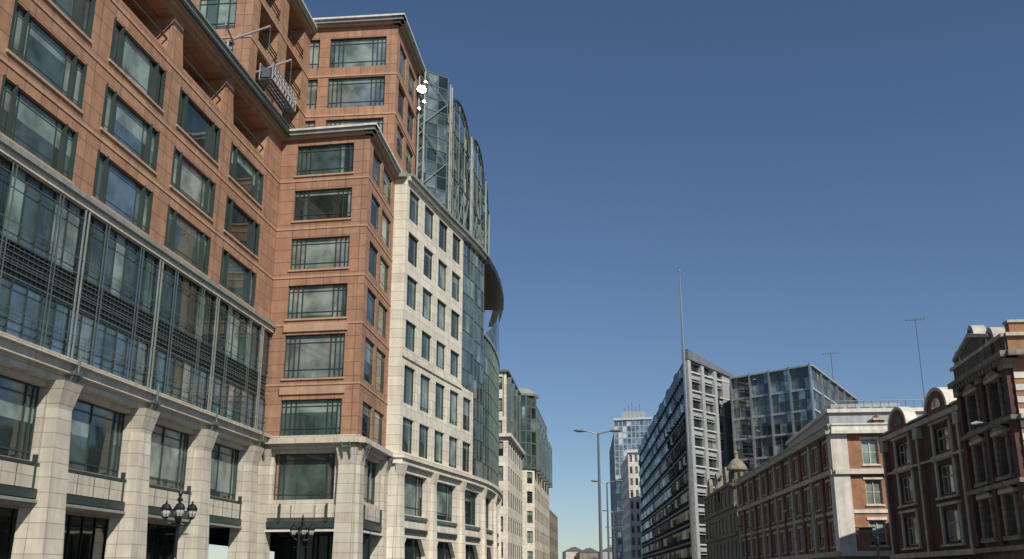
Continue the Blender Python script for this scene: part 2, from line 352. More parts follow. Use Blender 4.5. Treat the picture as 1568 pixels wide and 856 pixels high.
# maintenance cradle
O=Obj('window_cleaning_cradle'); f=Fr(along(AB,-9),AB); f.o=AB; M=O['frame']
for z in (38.0,38.5,39.0,39.3):
    for d in (.5,1.5): tube(M,f.p(-7.5,d,z),f.p(-1.8,d,z),.05,'grey_light',6)
for i in range(10):
    s=-7.5+5.7*i/9
    for d in (.5,1.5): tube(M,f.p(s,d,38.0),f.p(s,d,39.3),.04,'grey_light',6)
    if i<9: tube(M,f.p(s,1.5,38.0),f.p(s+.63,1.5,39.3),.03,'grey_light',6)
    tube(M,f.p(s,.5,37.95),f.p(s,1.5,37.95),.05,'lamp_grey',5)
for d in (.55,.8,1.05,1.3): box(O['floor'],f,-7.5,-1.8,d,d+.16,37.93,38.0,'lamp_grey')
for s in (-7.6,-2.2): box(O['hoists'],f,s,s+.5,.7,1.3,38.1,38.9,'lamp_grey')
for s in (-7.3,-2.0):
    path(O['davit'],[f.p(s,-2.3,37.2),f.p(s,-2.3,41.5),f.p(s,1.0,42.6)],.09,'grey_light'); tube(O['davit'],f.p(s,1.0,42.6),f.p(s,1.0,39.3),.02,'steel',5)
tube(O['davit'],f.p(-11,-1.0,40.7),f.p(-7.3,-1.8,41.2),.08,'grey_light')
O.done()
# ------------------------------------------------------------------ curved stone building
O=Obj('curved_stone_office_building'); W=O['walls'];G=O['windows'];TR=O['trim']
raw=[(-9.4,84.7),(-8.15,89.5),(-6.85,94.4),(-5.1,100.6),(-3.4,107),(-2.45,113),(-1.9,118.5),(-1.65,125),(-1.75,132),(-2.4,140),(-3.8,150),(-6.5,160)]
def resample(raw,step):
    out=[raw[0]]; acc=0
    for a,b in zip(raw[:-1],raw[1:]):
        l=math.dist(a,b); t=step-acc
        while t<=l: out.append((a[0]+(b[0]-a[0])*t/l,a[1]+(b[1]-a[1])*t/l)); t+=step
        acc=l-(t-step)
    return out
P=resample(raw,4.12)
zr=[(12.0,14.9),(16.1,19.4),(20.9,23.4),(24.7,27.5),(28.7,31.5),(32.7,35.6)]
f0=Fr(CD,P[0]); box(W,f0,0,f0.len,-1,.0,0,36.3,'stone_white')
NS=4; GC=['glass_mid','glass_teal','glass_dark','glass_teal','glass_blue','glass_silver']
REC=range(6,11)
for i in range(len(P)-1):
    f=Fr(P[i],P[i+1]); l=f.len
    if i<=NS:
        rr=zr if i<NS else zr[:2]
        hs=[(.7,l-.7,c,d) for c,d in rr]
        wall(W,f,0,l,11.6,36.4 if i<NS else 20.3,hs,'stone_white',.25)
        for h in hs: window(G,f,*h,depth=.25,vm=(.33,),hm=(),fw=.07,gl=['glass_dark','glass_mid','glass_mid','glass_teal'])
        if i==NS: curtain(G,f,0,l,20.3,36.4,3,8,GC,d=-.1,fmat='green_light')
    elif i in REC:
        curtain(G,f,0,l,11.6,27.5,3,8,GC,d=-.05,fmat='green_light')
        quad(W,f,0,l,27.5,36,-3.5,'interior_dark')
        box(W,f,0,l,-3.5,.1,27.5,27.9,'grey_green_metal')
    else:
        curtain(G,f,0,l,11.6,36.4 if i<9 else 33,3,12,GC,d=-.05,fmat='green_light')
# base storeys: bays twice as wide as the ones above, rising from splayed piers
for i in range(0,len(P)-2,2):
    f=Fr(P[i],P[i+2]); l=f.len
    hs=[(1.3,l-1.1,6.9,10.3),(1.2,l-1.0,0,5.0)]
    wall(W,f,0,l,0,11.6,hs,'stone_white',.5)
    window(G,f,*hs[0],depth=.5,vm=(.12,.25,.75,.88),hm=(.2,.8),fw=.09)
    window(G,f,*hs[1],depth=.5,vm=(.2,.4,.6,.8),hm=(.6,),fmat='dark_metal',gl=['glass_dark'],blinds=False)
    box(W,f,-.2,1.0,-.2,.5,0,9.8,'stone_white',(0,.8,-.2,.25)); box(W,f,0,.8,-.2,.25,9.803,10.9,'stone_white',(-.2,1.0,-.2,.45))
    box(TR,f,1.2,l-1.0,-.1,.15,5.4,5.75,'green_metal'); box(TR,f,1.2,l-1.0,-.1,.12,6.5,6.8,'green_light')
    extr(W,f,[(1.2,4.99),(2.4,4.99),(1.2,3.6)],-.4,-.02,'stone_white'); extr(W,f,[(l-1.0,4.99),(l-2.2,4.99),(l-1.0,3.6)],-.4,-.02,'stone_white')
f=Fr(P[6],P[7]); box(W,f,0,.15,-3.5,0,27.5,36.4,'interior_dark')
sweep(W,[CD]+P,-.5,.35,10.9,11.35,'stone_white'); sweep(W,[CD]+P,-.5,.55,11.353,11.7,'stone_white')
sweep(W,P[:NS+1],-.3,.12,20.0,20.35,'stone_white')
sweep(TR,P[:9],-.6,.3,36.1,36.45,'stone_white'); sweep(TR,P[:15],-.8,.55,36.453,36.75,'grey_green_metal')
sweep(TR,P[6:12],-3.5,.6,35.7,36.45,'dark_metal'); sweep(TR,[CD,P[0]],-.4,.5,36.31,36.75,'grey_green_metal')
inn=[(p[0]-4.2,p[1]) for p in P]
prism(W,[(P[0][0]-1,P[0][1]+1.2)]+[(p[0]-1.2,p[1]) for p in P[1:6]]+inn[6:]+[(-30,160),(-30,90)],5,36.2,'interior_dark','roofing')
for i in REC:   # curved glazed sail in the recess
    f=Fr(P[i],P[i+1]); a=(i-6)/5; b=(i-5)/5
    G.poly([f.p(0,0,27.9),f.p(f.len,0,27.9),f.p(f.len,-3*(1-b**.5),27.9+7.6*b**1.6),f.p(0,-3*(1-a**.5),27.9+7.6*a**1.6)],'glass_mid')
O.done()
# glazed atrium with steel trusses
O=Obj('glass_atrium_tower'); G=O['glazing'];S=O['steelwork']
Q=[(-9.9,95.9),(-6.9,98.3),(-5.0,107.5),(-3.6,118),(-3.4,127.5),(-4.2,139)]
zt=[54.5,53.2,52.6,52.2,51,50]
GG=['glass_silver','glass_teal','glass_dark','glass_silver','glass_teal','glass_mid']
for i in range(len(Q)-1):
    f=Fr(Q[i],Q[i+1]); l=f.len; z1=zt[i+1] if i else 53.4
    ns=3 if i==0 else 6
    if i==0:
        curtain(G,f,0,l,36,z1,ns,12,GG,fw=.1,d=0,fmat='green_light')
        for k in range(5): tube(S,f.p(.2 if k%2 else l-.2,.25,36.5+3.4*k),f.p(l-.2 if k%2 else .2,.25,39.9+3.4*k),.05,'grey_green_metal',6)
    else:
        zs=z1-4.5
        curtain(G,f,0,l,36,zs,ns,8,GG,fw=.1,d=-.6,fmat='green_light')
        n=12; arc=[(l/2-l/2*math.cos(math.pi*k/n),zs+4.5*math.sin(math.pi*k/n)) for k in range(n+1)]
        for k in range(n):
            a,b=arc[k],arc[k+1]
            G.poly([f.p(a[0],-.6,zs),f.p(b[0],-.6,zs),f.p(b[0],-.6,b[1]),f.p(a[0],-.6,a[1])],random.choice(GG))
            tube(S,f.p(a[0],.1,a[1]),f.p(b[0],.1,b[1]),.17,'green_metal'); tube(S,f.p(a[0],.1,a[1]-1.1),f.p(b[0],.1,b[1]-1.1),.1,'green_light')
            tube(S,f.p(a[0],.1,a[1]),f.p(b[0],.1,b[1]-1.1),.07,'green_light')
            G.poly([f.p(a[0],-.6,a[1]),f.p(b[0],-.6,b[1]),f.p(b[0],-9,b[1]),f.p(a[0],-9,a[1])],'glass_teal')
            if k%3==0: tube(S,f.p(a[0],-.5,a[1]+.05),f.p(a[0],-9,a[1]+.05),.12,'green_light')
        for k in range(1,4):
            x=l*k/4; tube(S,f.p(x,.1,36.5),f.p(x,.1,zs+4.2*math.sin(math.pi*k/4)),.09,'green_light')
        for k in range(4):
            x=l*k/4; tube(S,f.p(x,.1,38),f.p(x+l/4,.1,43),.07,'green_light'); tube(S,f.p(x,.1,48 if k in(0,3) else 50),f.p(x+l/4,.1,43),.07,'green_light')
        for z in (38,43,zs): tube(S,f.p(0,.1,z),f.p(l,.1,z),.1,'green_light')
    for dx in (0,.7):
        for dd in (.3,-.5): tube(S,f.p(dx,dd,36),f.p(dx,dd,z1-(0 if i<2 else 1.5)),.11,'grey_green_metal')
    z=36.5
    while z<z1-2.2: tube(S,f.p(0,.3,z),f.p(.7,.3,z+.9),.06,'green_light'); tube(S,f.p(.7,.3,z+.9),f.p(0,.3,z+1.8),.06,'green_light'); z+=1.8
prism(G,[(-20,97),(-10.2,97.2),(-7.6,99.5),(-6,107.5),(-4.8,118),(-4.6,127.5),(-5.3,139),(-20,139)],36.3,47.3,'interior_dark','roofing')
f=Fr((-12,95.6),(-9.6,97))
for x in (-.2,2.2): tube(S,f.p(x,0,40),f.p(x,0,55.5),.12,'green_light')
for z in (46,49,52,55): tube(S,f.p(-.2,0,z),f.p(2.2,0,z),.07,'green_light')
# added mirror discs, angled to bounce the sun into the camera as a glint
V=O['glint_discs']
def glint_disc(c,nv,hw,hh,mat):
    nv=Vector(nv).normalized(); c=Vector(c); uu=Vector((0,0,1)).cross(nv).normalized(); vv=nv.cross(uu)
    n=14; rim=[c+uu*hw*math.cos(2*math.pi*(k+.5)/n)+vv*hh*math.sin(2*math.pi*(k+.5)/n) for k in range(n)]
    V.poly(rim,mat)
    for a,b in zip(rim,rim[1:]+rim[:1]): tube(V,a,b,.035,'grey_green_metal',6)
    for k in (3,10): tube(V,rim[k],rim[k]+Vector((0,.9,.1)),.03,'steel',5)
glint_disc((-9.4,95.3,50.6),(.284,-.948,.142),.5,.5,'glint_mirror')
glint_disc((-9.15,95.5,49.3),(.30,-.948,.142),.17,.17,'glint_mirror')
glint_disc((-9.6,95.3,48.4),(.284,-.948,.16),.13,.2,'glint_mirror')
glint_disc((-9.0,95.6,51.6),(.284,-.948,.12),.2,.12,'glint_mirror')
O.done()
# ------------------------------------------------------------------ generic row facades
def facade(O,f,s0,s1,z0,z1,nf,nb,mat,ww=.5,wh=.6,depth=.25,fmat='white_trim',vm=(.5,),hm=(.5,),gl=None,sill=None,blinds=True,zoff=.2,fw=.07):
    hs=[];bw=(s1-s0)/nb;fh=(z1-z0)/nf
    for i in range(nb):
        for j in range(nf):
            a=s0+bw*(i+.5-ww/2);c=z0+fh*(j+zoff);hs.append((a,a+bw*ww,c,c+fh*wh))
    wall(O['walls'],f,s0,s1,z0,z1,hs,mat,depth)
    for h in hs:
        window(O['windows'],f,*h,depth=depth,vm=vm,hm=hm,fmat=fmat,fw=fw,gl=gl,blinds=blinds,proud=.06)
        if sill:
            box(O['trim'],f,h[0]-.12,h[1]+.12,-.03,.12,h[2]-.14,h[2]-.003,sill); box(O['trim'],f,h[0]-.15,h[1]+.15,-.03,.08,h[3]+.003,h[3]+.25,sill)
    return hs
O=Obj('office_building')
fa=Fr((-12,181),(-.7,180)); fb=Fr((-.7,180),along((-.7,180),28))
facade(O,fa,0,fa.len,0,26,6,3,'stone_white',.55,.6,fmat='green_metal'); facade(O,fb,0,28,0,26,6,7,'stone_white',.55,.6,depth=.15,fmat='green_metal')
fa2=Fr((-12,183),(-.4,182.2)); fb2=Fr((-1.0,182.2),along((-1.0,182.2),26)); fa2.o=(-12.6,183)
facade(O,fa2,0,fa2.len,26,38,3,3,'stone_white',.6,.6,fmat='green_metal'); facade(O,fb2,0,26,26,30,1,6,'terracotta',.6,.6,depth=.15,fmat='green_metal')
curtain(O['windows'],fb2,0,26,30,38,8,3,['glass_mid','glass_teal','glass_dark'],d=-.6,fmat='green_light',fw=.2)
for k in range(4): s=1+6.5*k; extr(O['bays'],fb2,[(s,26),(s+2.6,26),(s+2.6,36),(s+1.3,37.5),(s,36)],-.6,.7,'green_light'); box(O['bays'],fb2,s+.2,s+2.4,.7,.74,26.4,35.6,'glass_mid')
box(O['trim'],fb,-.5,28,-.5,.6,25.9,26.5,'stone_white'); box(O['trim'],fa,0,fa.len+.5,-.5,.6,25.9,26.5,'stone_white')
box(O['trim'],fb2,-.3,26,-1,.4,38,38.4,'green_light'); box(O['trim'],fa2,0,fa2.len+.3,-1,.4,38,38.4,'green_light')
q=along((-.7,180),28); cc=along(q,4,-1.2)
rr=4.0; n=8
for z0,z1,r_,m,nz in ((0,23.5,rr*.9,'stone_white',0),(23.5,38.5,rr,'',6)):
    for k in range(n):
        a0=2*math.pi*(k+.5)/n;a1=2*math.pi*(k+1.5)/n
        f=Fr((cc[0]+r_*math.cos(a0),cc[1]+r_*math.sin(a0)),(cc[0]+r_*math.cos(a1),cc[1]+r_*math.sin(a1)))
        if m: facade(O,f,0,f.len,z0,z1,6,1,m,.6,.6,fmat='green_metal')
        else: curtain(O['windows'],f,0,f.len,z0,z1,2,6,['glass_mid','glass_teal','glass_dark','glass_silver'],'green_light',fw=.25)
lathe(O['trim'],cc[0],cc[1],[(rr+.3,38.3),(rr+.4,38.8),(rr-.6,39.8),(rr-2,40.2),(.1,40.3)],'grey_green_metal',8)
prism(O['walls'],[(-12,183),(-2,183),along((-2.5,183),25),along((-14,183),25)],0,37.8,'stone_white','roofing')
fcf=Fr(along(q,8,-8),along(q,8,1.6)); fcs=Fr(along(q,8,1.6),along(q,60,1.6))
facade(O,fcf,0,fcf.len,0,30,7,3,'stone_white',.55,.6,fmat='green_metal'); facade(O,fcs,0,fcs.len,0,30,7,12,'stone_white',.6,.6,depth=.15,fmat='green_metal')
prism(O['walls'],[along(q,9,-8),along(q,9,.9),along(q,60,.9),along(q,60,-8)],0,38,'green_light','roofing')
box(O['trim'],fcs,-.5,52,-.5,.6,30,30.6,'grey_green_metal'); curtain(O['windows'],fcf,1,8.9,30.5,40,4,4,['glass_mid','glass_dark','glass_silver'],'green_light',d=-.5,fw=.2)
curtain(O['windows'],fcs,0,52,30.6,40,16,4,['glass_mid','glass_dark','glass_teal'],'green_light',d=-.5,fw=.2)
for k in range(6):
    s=4+8*k; extr(O['bays'],fcs,[(s,24),(s+3,24),(s+3,33),(s+1.5,34.5),(s,33)],0,1.2,'green_light'); box(O['bays'],fcs,s+.2,s+2.8,1.2,1.24,24.4,32.6,'glass_mid')
box(O['trim'],fcf,-.2,fcf.len+.5,-.5,.6,30,30.6,'grey_green_metal')
O.done()
O=Obj('stone_building'); f1=Fr(along((7.9,262),0,-10),(8.2,262)); f2=Fr((8.2,262),along((8.2,262),60))
facade(O,f1,0,f1.len,0,20,5,4,'stone_dirty',.5,.6); facade(O,f2,0,60,0,20,5,14,'stone_dirty',.5,.6)
prism(O['walls'],[(-2,263),(7,263),along((7,263),60),along((-2,263),60)],0,20.5,'stone_dirty','roofing'); O.done()
# ------------------------------------------------------------------ RIGHT side
O=Obj('banded_office_building'); fs=Fr((43,342),(35,200)); ff=Fr((35,200),(46.8,214))
nb=36;nf=11;bw=fs.len/nb
for i in range(nb):
    a=bw*i
    for j in range(nf):
        c=5+3.55*j; g=random.choice(['glass_sky','white_panel','glass_mid','glass_dark','glass_dark','glass_dark','dark_metal'])
        quad(O['walls'],fs,a,a+bw,c,c+3.55,0,'dark_metal')
        w0=a+bw*.42
        A=fs.p(w0,.8,0);B=fs.p(a+bw-.3,.02,0);C=fs.p(w0,0,0)
        O['windows'].poly([(A[0],A[1],c+.9),(B[0],B[1],c+.9),(B[0],B[1],c+2.6),(A[0],A[1],c+2.6)],g)
        for z in (c+.9,c+2.6): O['windows'].poly([(A[0],A[1],z),(B[0],B[1],z),(C[0],C[1],z)],'dark_metal')
        O['windows'].poly([(A[0],A[1],c+.9),(C[0],C[1],c+.9),(C[0],C[1],c+2.6),(A[0],A[1],c+2.6)],'dark_metal')
    box(O['fins'],fs,a-.12,a+.12,0,.35,3,44,'dark_metal')
for j in range(nf+1): box(O['fins'],fs,0,fs.len,0,.25,5+3.55*j-.2,5+3.55*j+.2,'dark_metal')
quad(O['walls'],fs,0,fs.len,0,5,0,'dark_metal')
LF=ff.len
for j in range(11):
    z=3+3.75*j
    quad(O['walls'],ff,0,LF,z,z+1.3,0,'grey_light')
    for k in range(8):
        a=LF*k/8; quad(O['windows'],ff,a,a+LF/8,z+1.3,z+3.75,-.25,random.choice(['glass_mid','glass_dark','glass_blue','glass_silver'])); box(O['fins'],ff,a-.06,a+.06,-.25,-.1,z+1.3,z+3.75,'lamp_grey')
    box(O['fins'],ff,0,LF,-.3,.4,z+1.15,z+1.4,'white_trim'); box(O['fins'],ff,0,LF,-.3,.15,z+3.2,z+3.35,'grey_light')
for a in (0,5.2,10.4): box(O['fins'],ff,a,a+1.1,-.5,.5,0,44.2,'grey_light')
box(O['fins'],ff,14.2,LF,-.5,.3,0,43.5,'grey_light')
extr(O['roof'],ff,[(-.1,44.2),(-.1,46.2),(1.6,46.0),(8,45.0),(LF+.5,43.6),(LF+.5,42.9)],-.8,.7,'grey_panel')
prism(O['walls'],[(36,201.5),(46.6,214.4),(60,260),(60,342),(44,342)],0,43.6,'dark_metal','roofing')
for k in range(14): box(O['roof'],fs,4+k*10,9+k*10,-2.5,-.3,44,45.0+.9*(k%2),'dark_metal')
fl=Fr((46.9,212),(50.5,209)); curtain(O['link'],fl,0,fl.len,0,42,3,20,['glass_teal','glass_mid','glass_dark'],'green_light',fw=.15)
O.done()
O=Obj('flagpole'); tube(O['mast'],(34.4,198.6,2),(34.4,198.6,48),.3,'steel'); tube(O['mast'],(34.4,198.6,48),(34.4,198.6,62),.24,'steel',r1=.1); lathe(O['truck'],34.4,198.6,[(0,62),(.25,62.2),(.25,62.5),(0,62.7)],'steel')
for z in (8,20,32,43): tube(O['brackets'],(34.4,198.6,z),(35.1,200.1,z),.1,'steel')
O.done()
O=Obj('glass_office_building'); g1=(45.3,205.8);g2=(57.8,192.5);g3=(79.4,231.8)
f1=Fr(g1,g2);f2=Fr(g2,g3); GS=['glass_blue','glass_mid','glass_dark','glass_dark','glass_teal','glass_mid','glass_silver']
curtain(O['facade'],f1,0,f1.len,0,41.2,12,20,GS,'lamp_grey',fw=.12); curtain(O['facade'],f2,0,f2.len,0,41.2,20,20,GS,'lamp_grey',fw=.12)
for z in (4.1*k for k in range(1,10)): box(O['facade'],f1,0,f1.len,-.1,.2,z-.2,z+.2,'grey_light'); box(O['facade'],f2,0,f2.len,-.1,.2,z-.2,z+.2,'grey_light')
for k in range(5): x=f1.len*k/4; box(O['facade'],f1,x-.15,x+.15,0,.6,0,41.7,'steel')
for k in range(1,7): x=f2.len*k/6; box(O['facade'],f2,x-.15,x+.15,0,.5,0,41.7,'steel')
prism(O['core'],[(46.3,206.5),(58,194.2),(78,231),(60,240)],0,41,'interior_dark','roofing')
box(O['core'],f1,-.2,f1.len+.3,-.4,.5,41.2,41.5,'grey_light'); box(O['core'],f2,-.2,f2.len+.3,-.4,.5,41.2,41.5,'grey_light')
f3=Fr((54,172),(60.3,166));f4=Fr((60.3,166),(72,190)); curtain(O['wing'],f3,0,f3.len,0,28.5,4,14,GS,'lamp_grey',fw=.12); curtain(O['wing'],f4,0,f4.len,0,28.5,10,14,GS,'lamp_grey',fw=.12)
box(O['wing'],f3,0,f3.len,-.3,.3,28.5,29,'grey_light'); box(O['wing'],f4,0,f4.len,-.3,.3,28.5,29,'grey_light')
prism(O['wing'],[(54.6,172.6),(60.4,167.2),(71,190),(62,196)],0,28.4,'interior_dark','roofing')
O.done()
def antenna(x,y,z0,z1,w):
    O=Obj('tv_antenna'); M=O['mast']; tube(M,(x,y,z0),(x,y,z1),w*.045,'lamp_grey',6); tube(O['array'],(x-w,y,z1-.1*w),(x+w,y+.3*w,z1+.15*w),w*.03,'lamp_grey',5)
    for k in range(7):
        t=-1+k/3; p=(x+w*t,y+.15*w*(t+1),z1+.025*w+.125*w*t); tube(O['array'],(p[0],p[1]-.35*w,p[2]),(p[0],p[1]+.35*w,p[2]+.0),w*.025,'lamp_grey',5)
        tube(O['array'],(p[0],p[1],p[2]-.18*w),(p[0],p[1],p[2]+.18*w),w*.02,'lamp_grey',5)
    O.done()
antenna(66,205,41,46.5,1.6); antenna(32.9,80,12.5,22,.75)
O=Obj('glass_tower_block'); f1=Fr((40.8,404),(55.6,400));f2=Fr((45,470),(40.8,404))
curtain(O['facade'],f1,0,f1.len,0,62.5,9,26,['glass_sky','glass_sky','glass_blue','white_panel'],'grey_light',fw=.3); curtain(O['facade'],f2,0,f2.len,0,58,14,26,['glass_sky','glass_blue'],'grey_light',fw=.3)
prism(O['core'],[(41.5,405),(55,401.5),(56,470),(46,470)],0,62,'grey_light','roofing')
box(O['core'],f1,0,f1.len,-.5,.5,62.5,63.3,'white_panel'); box(O['core'],f1,3,12,-6,-1,63,66,'grey_light')
for k in range(5): tube(O['masts'],f1.p(4+k*1.5,-3,66),f1.p(4+k*1.5,-3,68+k%3),.12,'lamp_grey',5)
O.done()
O=Obj('white_stone_building'); f1=Fr((40.5,356),(46,355));f2=Fr((42.5,400),(40.5,356))
facade(O,f1,0,f1.len,0,44,11,3,'white_trim',.5,.6,fmat='dark_metal'); facade(O,f2,0,f2.len,0,44,11,10,'white_trim',.5,.6,fmat='dark_metal')
prism(O['walls'],[(41.5,357),(46,356.5),(47,399),(43.5,399)],0,44.5,'white_trim','roofing'); box(O['trim'],f1,-.5,f1.len,-.5,.6,44,45,'white_trim'); O.done()
# ornate stone building with turret
O=Obj('ornate_stone_building'); f1=Fr((35,188),(32.6,150)); f2=Fr((32.6,150),(44,149))
facade(O,f1,0,f1.len,0,15.5,4,9,'stone_dirty',.45,.6,sill='stone_dirty'); facade(O,f2,0,f2.len,0,15.5,4,3,'stone_dirty',.45,.6,sill='stone_dirty')
for z in (4,8,12,15.5):
    box(O['trim'],f1,0,f1.len,-.1,.35,z-.2,z+.2,'stone_dirty'); box(O['trim'],f2,0,f2.len,-.1,.35,z-.2,z+.2,'stone_dirty')
prism(O['walls'],[(33.4,151),(44,150),(45,188),(36,188)],0,15.4,'stone_dirty','roofing')
for cx,cy,h in ((33.2,151,17.6),(34.4,168,15.9)):
    r=1.3
    lathe(O['turret'],cx,cy,[(r,12),(r,h-3),(r+.3,h-2.9),(r+.3,h-2.5),(r-.1,h-2.4),(r-.1,h-.6),(r+.25,h-.5),(r+.2,h-.2),(r-.1,h+.3),(r-.45,h+.8),(r-.85,h+1.1),(.3,h+1.2),(.3,h+1.9),(.4,h+2.0),(.05,h+2.4),(.05,h+3.1)],'stone_dirty',16)
    for k in range(8):
        a=math.pi*k/4; r2=r-.08; f=Fr((cx+r2*math.cos(a-.22),cy+r2*math.sin(a-.22)),(cx+r2*math.cos(a+.22),cy+r2*math.sin(a+.22))); box(O['turret'],f,.08,f.len-.08,-.1,.06,h-2.2,h-.8,'interior_dark')
for k in range(3):
    s=8+10*k; n=10; extr(O['gable'],f1,[(s-1.6,15.7),(s-1.6,17)]+[(s-1.6*math.cos(math.pi*i/n),17+1.5*math.sin(math.pi*i/n)) for i in range(1,n)]+[(s+1.6,17),(s+1.6,15.7)],-.5,.1,'stone_dirty')
O.done()
# brick and stone terrace
O=Obj('brick_terrace_building'); f1=Fr((32.1,146),(29,92)); f2=Fr((29,92),(46,90.3)); l=f1.len
nb=12; bw=l/nb
facade(O,f1,0,l,3.8,14.4,3,nb,'brick_red',.42,.62,depth=.2,sill='cream_trim')
wall(O['walls'],f1,0,l,0,3.8,[(bw*i+.6,bw*(i+1)-.6,.5,3.2) for i in range(nb)],'stone_dirty',.4)
for i in range(nb): window(O['windows'],f1,bw*i+.6,bw*(i+1)-.6,.5,3.2,depth=.4,vm=(.33,.66),fmat='dark_metal',gl=['glass_dark'])
facade(O,f2,1.3,17,3.8,14.4,3,4,'brick_orange',.36,.62,sill='white_trim'); quad(O['walls'],f2,0,17,0,3.8,0,'stone_dirty')
for f,L in ((f1,l),(f2,17)):
    m='cream_trim' if f is f1 else 'white_trim'
    box(O['trim'],f,-.1,L+.15 if f is f1 else L,-.3,.55,14.3,14.6,m); box(O['trim'],f,0,L,-.3,.2,14.6,15.1,m); box(O['trim'],f,0,L,-.3,.3,15.103,15.25,m)
    for z in (3.8,10.9): box(O['trim'],f,0,L,-.05,.35,z-.2,z+.25,m)
    box(O['trim'],f,0,L,-.05,.1,7.3,7.6,m)
for i in range(nb):
    box(O['trim'],f1,bw*i-.3,bw*i+.3,-.05,.2,4.05,14.3,'cream_trim' if i%2==0 else 'brick_red')
for x in (.0,5.4,): box(O['trim'],f2,x,x+1.3,-.06,.15,3.95,14.3,'white_trim')
box(O['trim'],f1,l-1.3,l+.13,-.06,.16,3.95,14.3,'white_trim')
prism(O['walls'],[(29.7,92.8),(46,91.2),(49,146),(33,146)],0,14.7,'brick_dark','roofing')
for k in range(4):
    s=6+13*k; box(O['chimneys'],f1,s,s+2,-7,-6,14.7,16.6,'brick_dark'); box(O['chimneys'],f1,s-.1,s+2.1,-7.1,-5.9,16.6,16.8,'cream_trim')
    for q in range(3):
        p=f1.p(s+.4+.6*q,-6.5,16.8); tube(O['chimneys'],p,(p[0],p[1],17.2),.14,'brick_orange')
O.done()
O=Obj('pale_office_block'); f1=Fr((35.2,112),(48,110.7)); f2=Fr((38,140),(35.2,112))
facade(O,f1,0,f1.len,0,19.4,5,4,'grey_light',.6,.4,fmat='dark_metal'); facade(O,f2,0,f2.len,0,19.4,5,8,'grey_light',.6,.4,fmat='dark_metal')
prism(O['walls'],[(36,113),(48,111.8),(50,140),(39,140)],0,19.6,'grey_light','roofing')
box(O['trim'],f1,-.2,f1.len,-.5,.3,19.4,19.8,'white_trim'); box(O['trim'],f2,0,f2.len,-.5,.3,19.4,19.8,'white_trim')
for k in range(14): p=f1.p(.3+k*.9,0,19.8); tube(O['railing'],p,(p[0],p[1],20.7),.03,'lamp_grey',5)
tube(O['railing'],f1.p(.3,0,20.7),f1.p(12,0,20.7),.04,'lamp_grey',5)
f=Fr((38,120),(47,119)); box(O['plant_room'],f,0,8,-6,0,19.6,21.7,'grey_light')
for k in range(5): box(O['plant_room'],f,.5+1.5*k,1.5+1.5*k,0,.05,20,21.3,'lamp_grey')
O.done()
# gabled red brick
O=Obj('gabled_brick_building'); f1=Fr((30.9,84.3),(30.1,66.9)); l=f1.len; f2=Fr((46,88),(30.9,84.3))
rw=[(4.2,6.3),(7.4,9.4),(10.3,12.0)]
cs=(4.4,12.9)
hs=[(c-1.55,c+1.55,a,b) for c in cs for a,b in rw]
wall(O['walls'],f1,0,l,0,12.6,hs+[(c-2.6,c+2.6,.4,3.0) for c in cs],'brick_dark',.3)
for c in cs: window(O['windows'],f1,c-2.6,c+2.6,.4,3.0,depth=.3,vm=(.3,.7),fmat='dark_metal',gl=['glass_dark'])
for a,b,c,d in hs:
    window(O['windows'],f1,a,b,c,d,depth=.3,vm=(.33,.67),hm=(.6,),fmat='cream_trim',fw=.1)
    box(O['trim'],f1,a-.35,a-.003,-.05,.12,c-.2,d+.3,'cream_trim'); box(O['trim'],f1,b+.003,b+.35,-.05,.12,c-.2,d+.3,'cream_trim')
    box(O['trim'],f1,a-.5,b+.5,-.05,.25,c-.35,c-.2,'cream_trim'); box(O['trim'],f1,a-.5,b+.5,-.05,.22,d+.303,d+.5,'cream_trim')
for z in (3.4,12.7): box(O['trim'],f1,-.2,l,-.2,.45,z-.18,z+.18,'cream_trim')
box(O['trim'],f1,0,l,-.05,.3,9.8,9.95,'cream_trim')
for x in (.4,8.5,16.6): box(O['trim'],f1,x-.35,x+.35,-.05,.3,3.6,12.5,'brick_red'); box(O['trim'],f1,x-.45,x+.45,-.05,.42,11.7,12.5,'cream_trim'); box(O['trim'],f1,x-.15,x+.15,.28,.36,3.6,11.7,'cream_trim')
box(O['walls'],f1,0,l,-.4,.0,12.88,13.2,'brick_dark'); box(O['trim'],f1,0,l,-.5,.1,13.2,13.33,'cream_trim')
for c in cs:
    n=16; A=[(c-2.0*math.cos(math.pi*i/n),13.2+1.35*math.sin(math.pi*i/n)) for i in range(n+1)]
    extr(O['gables'],f1,[(c-2.0,12.89)]+A+[(c+2.0,12.89)],-.5,.15,'brick_red')
    for a,b in zip(A[:-1],A[1:]): extr(O['gables'],f1,[a,b,(c+(b[0]-c)*1.14,13.2+(b[1]-13.2)*1.17),(c+(a[0]-c)*1.14,13.2+(a[1]-13.2)*1.17)],-.6,.3,'white_trim')
    B=[(c-.9*math.cos(math.pi*i/n),13.35+.7*math.sin(math.pi*i/n)) for i in range(n+1)]; extr(O['gables'],f1,B,.1,.2,'glass_dark')
wall(O['walls'],f2,0,f2.len,0,12.8,[],'brick_dark')
prism(O['walls'],[(31.4,83.9),(30.7,67),(44,67),(45,86)],0,12.7,'brick_dark','roofing')
for y in (70,78):
    f=Fr((38,y),(39,y-2.5)); box(O['chimneys'],f,0,2.5,-1,0,12.7,15.2,'brick_dark'); box(O['chimneys'],f,-.1,2.6,-1.1,.1,15.2,15.4,'cream_trim')
O.done()
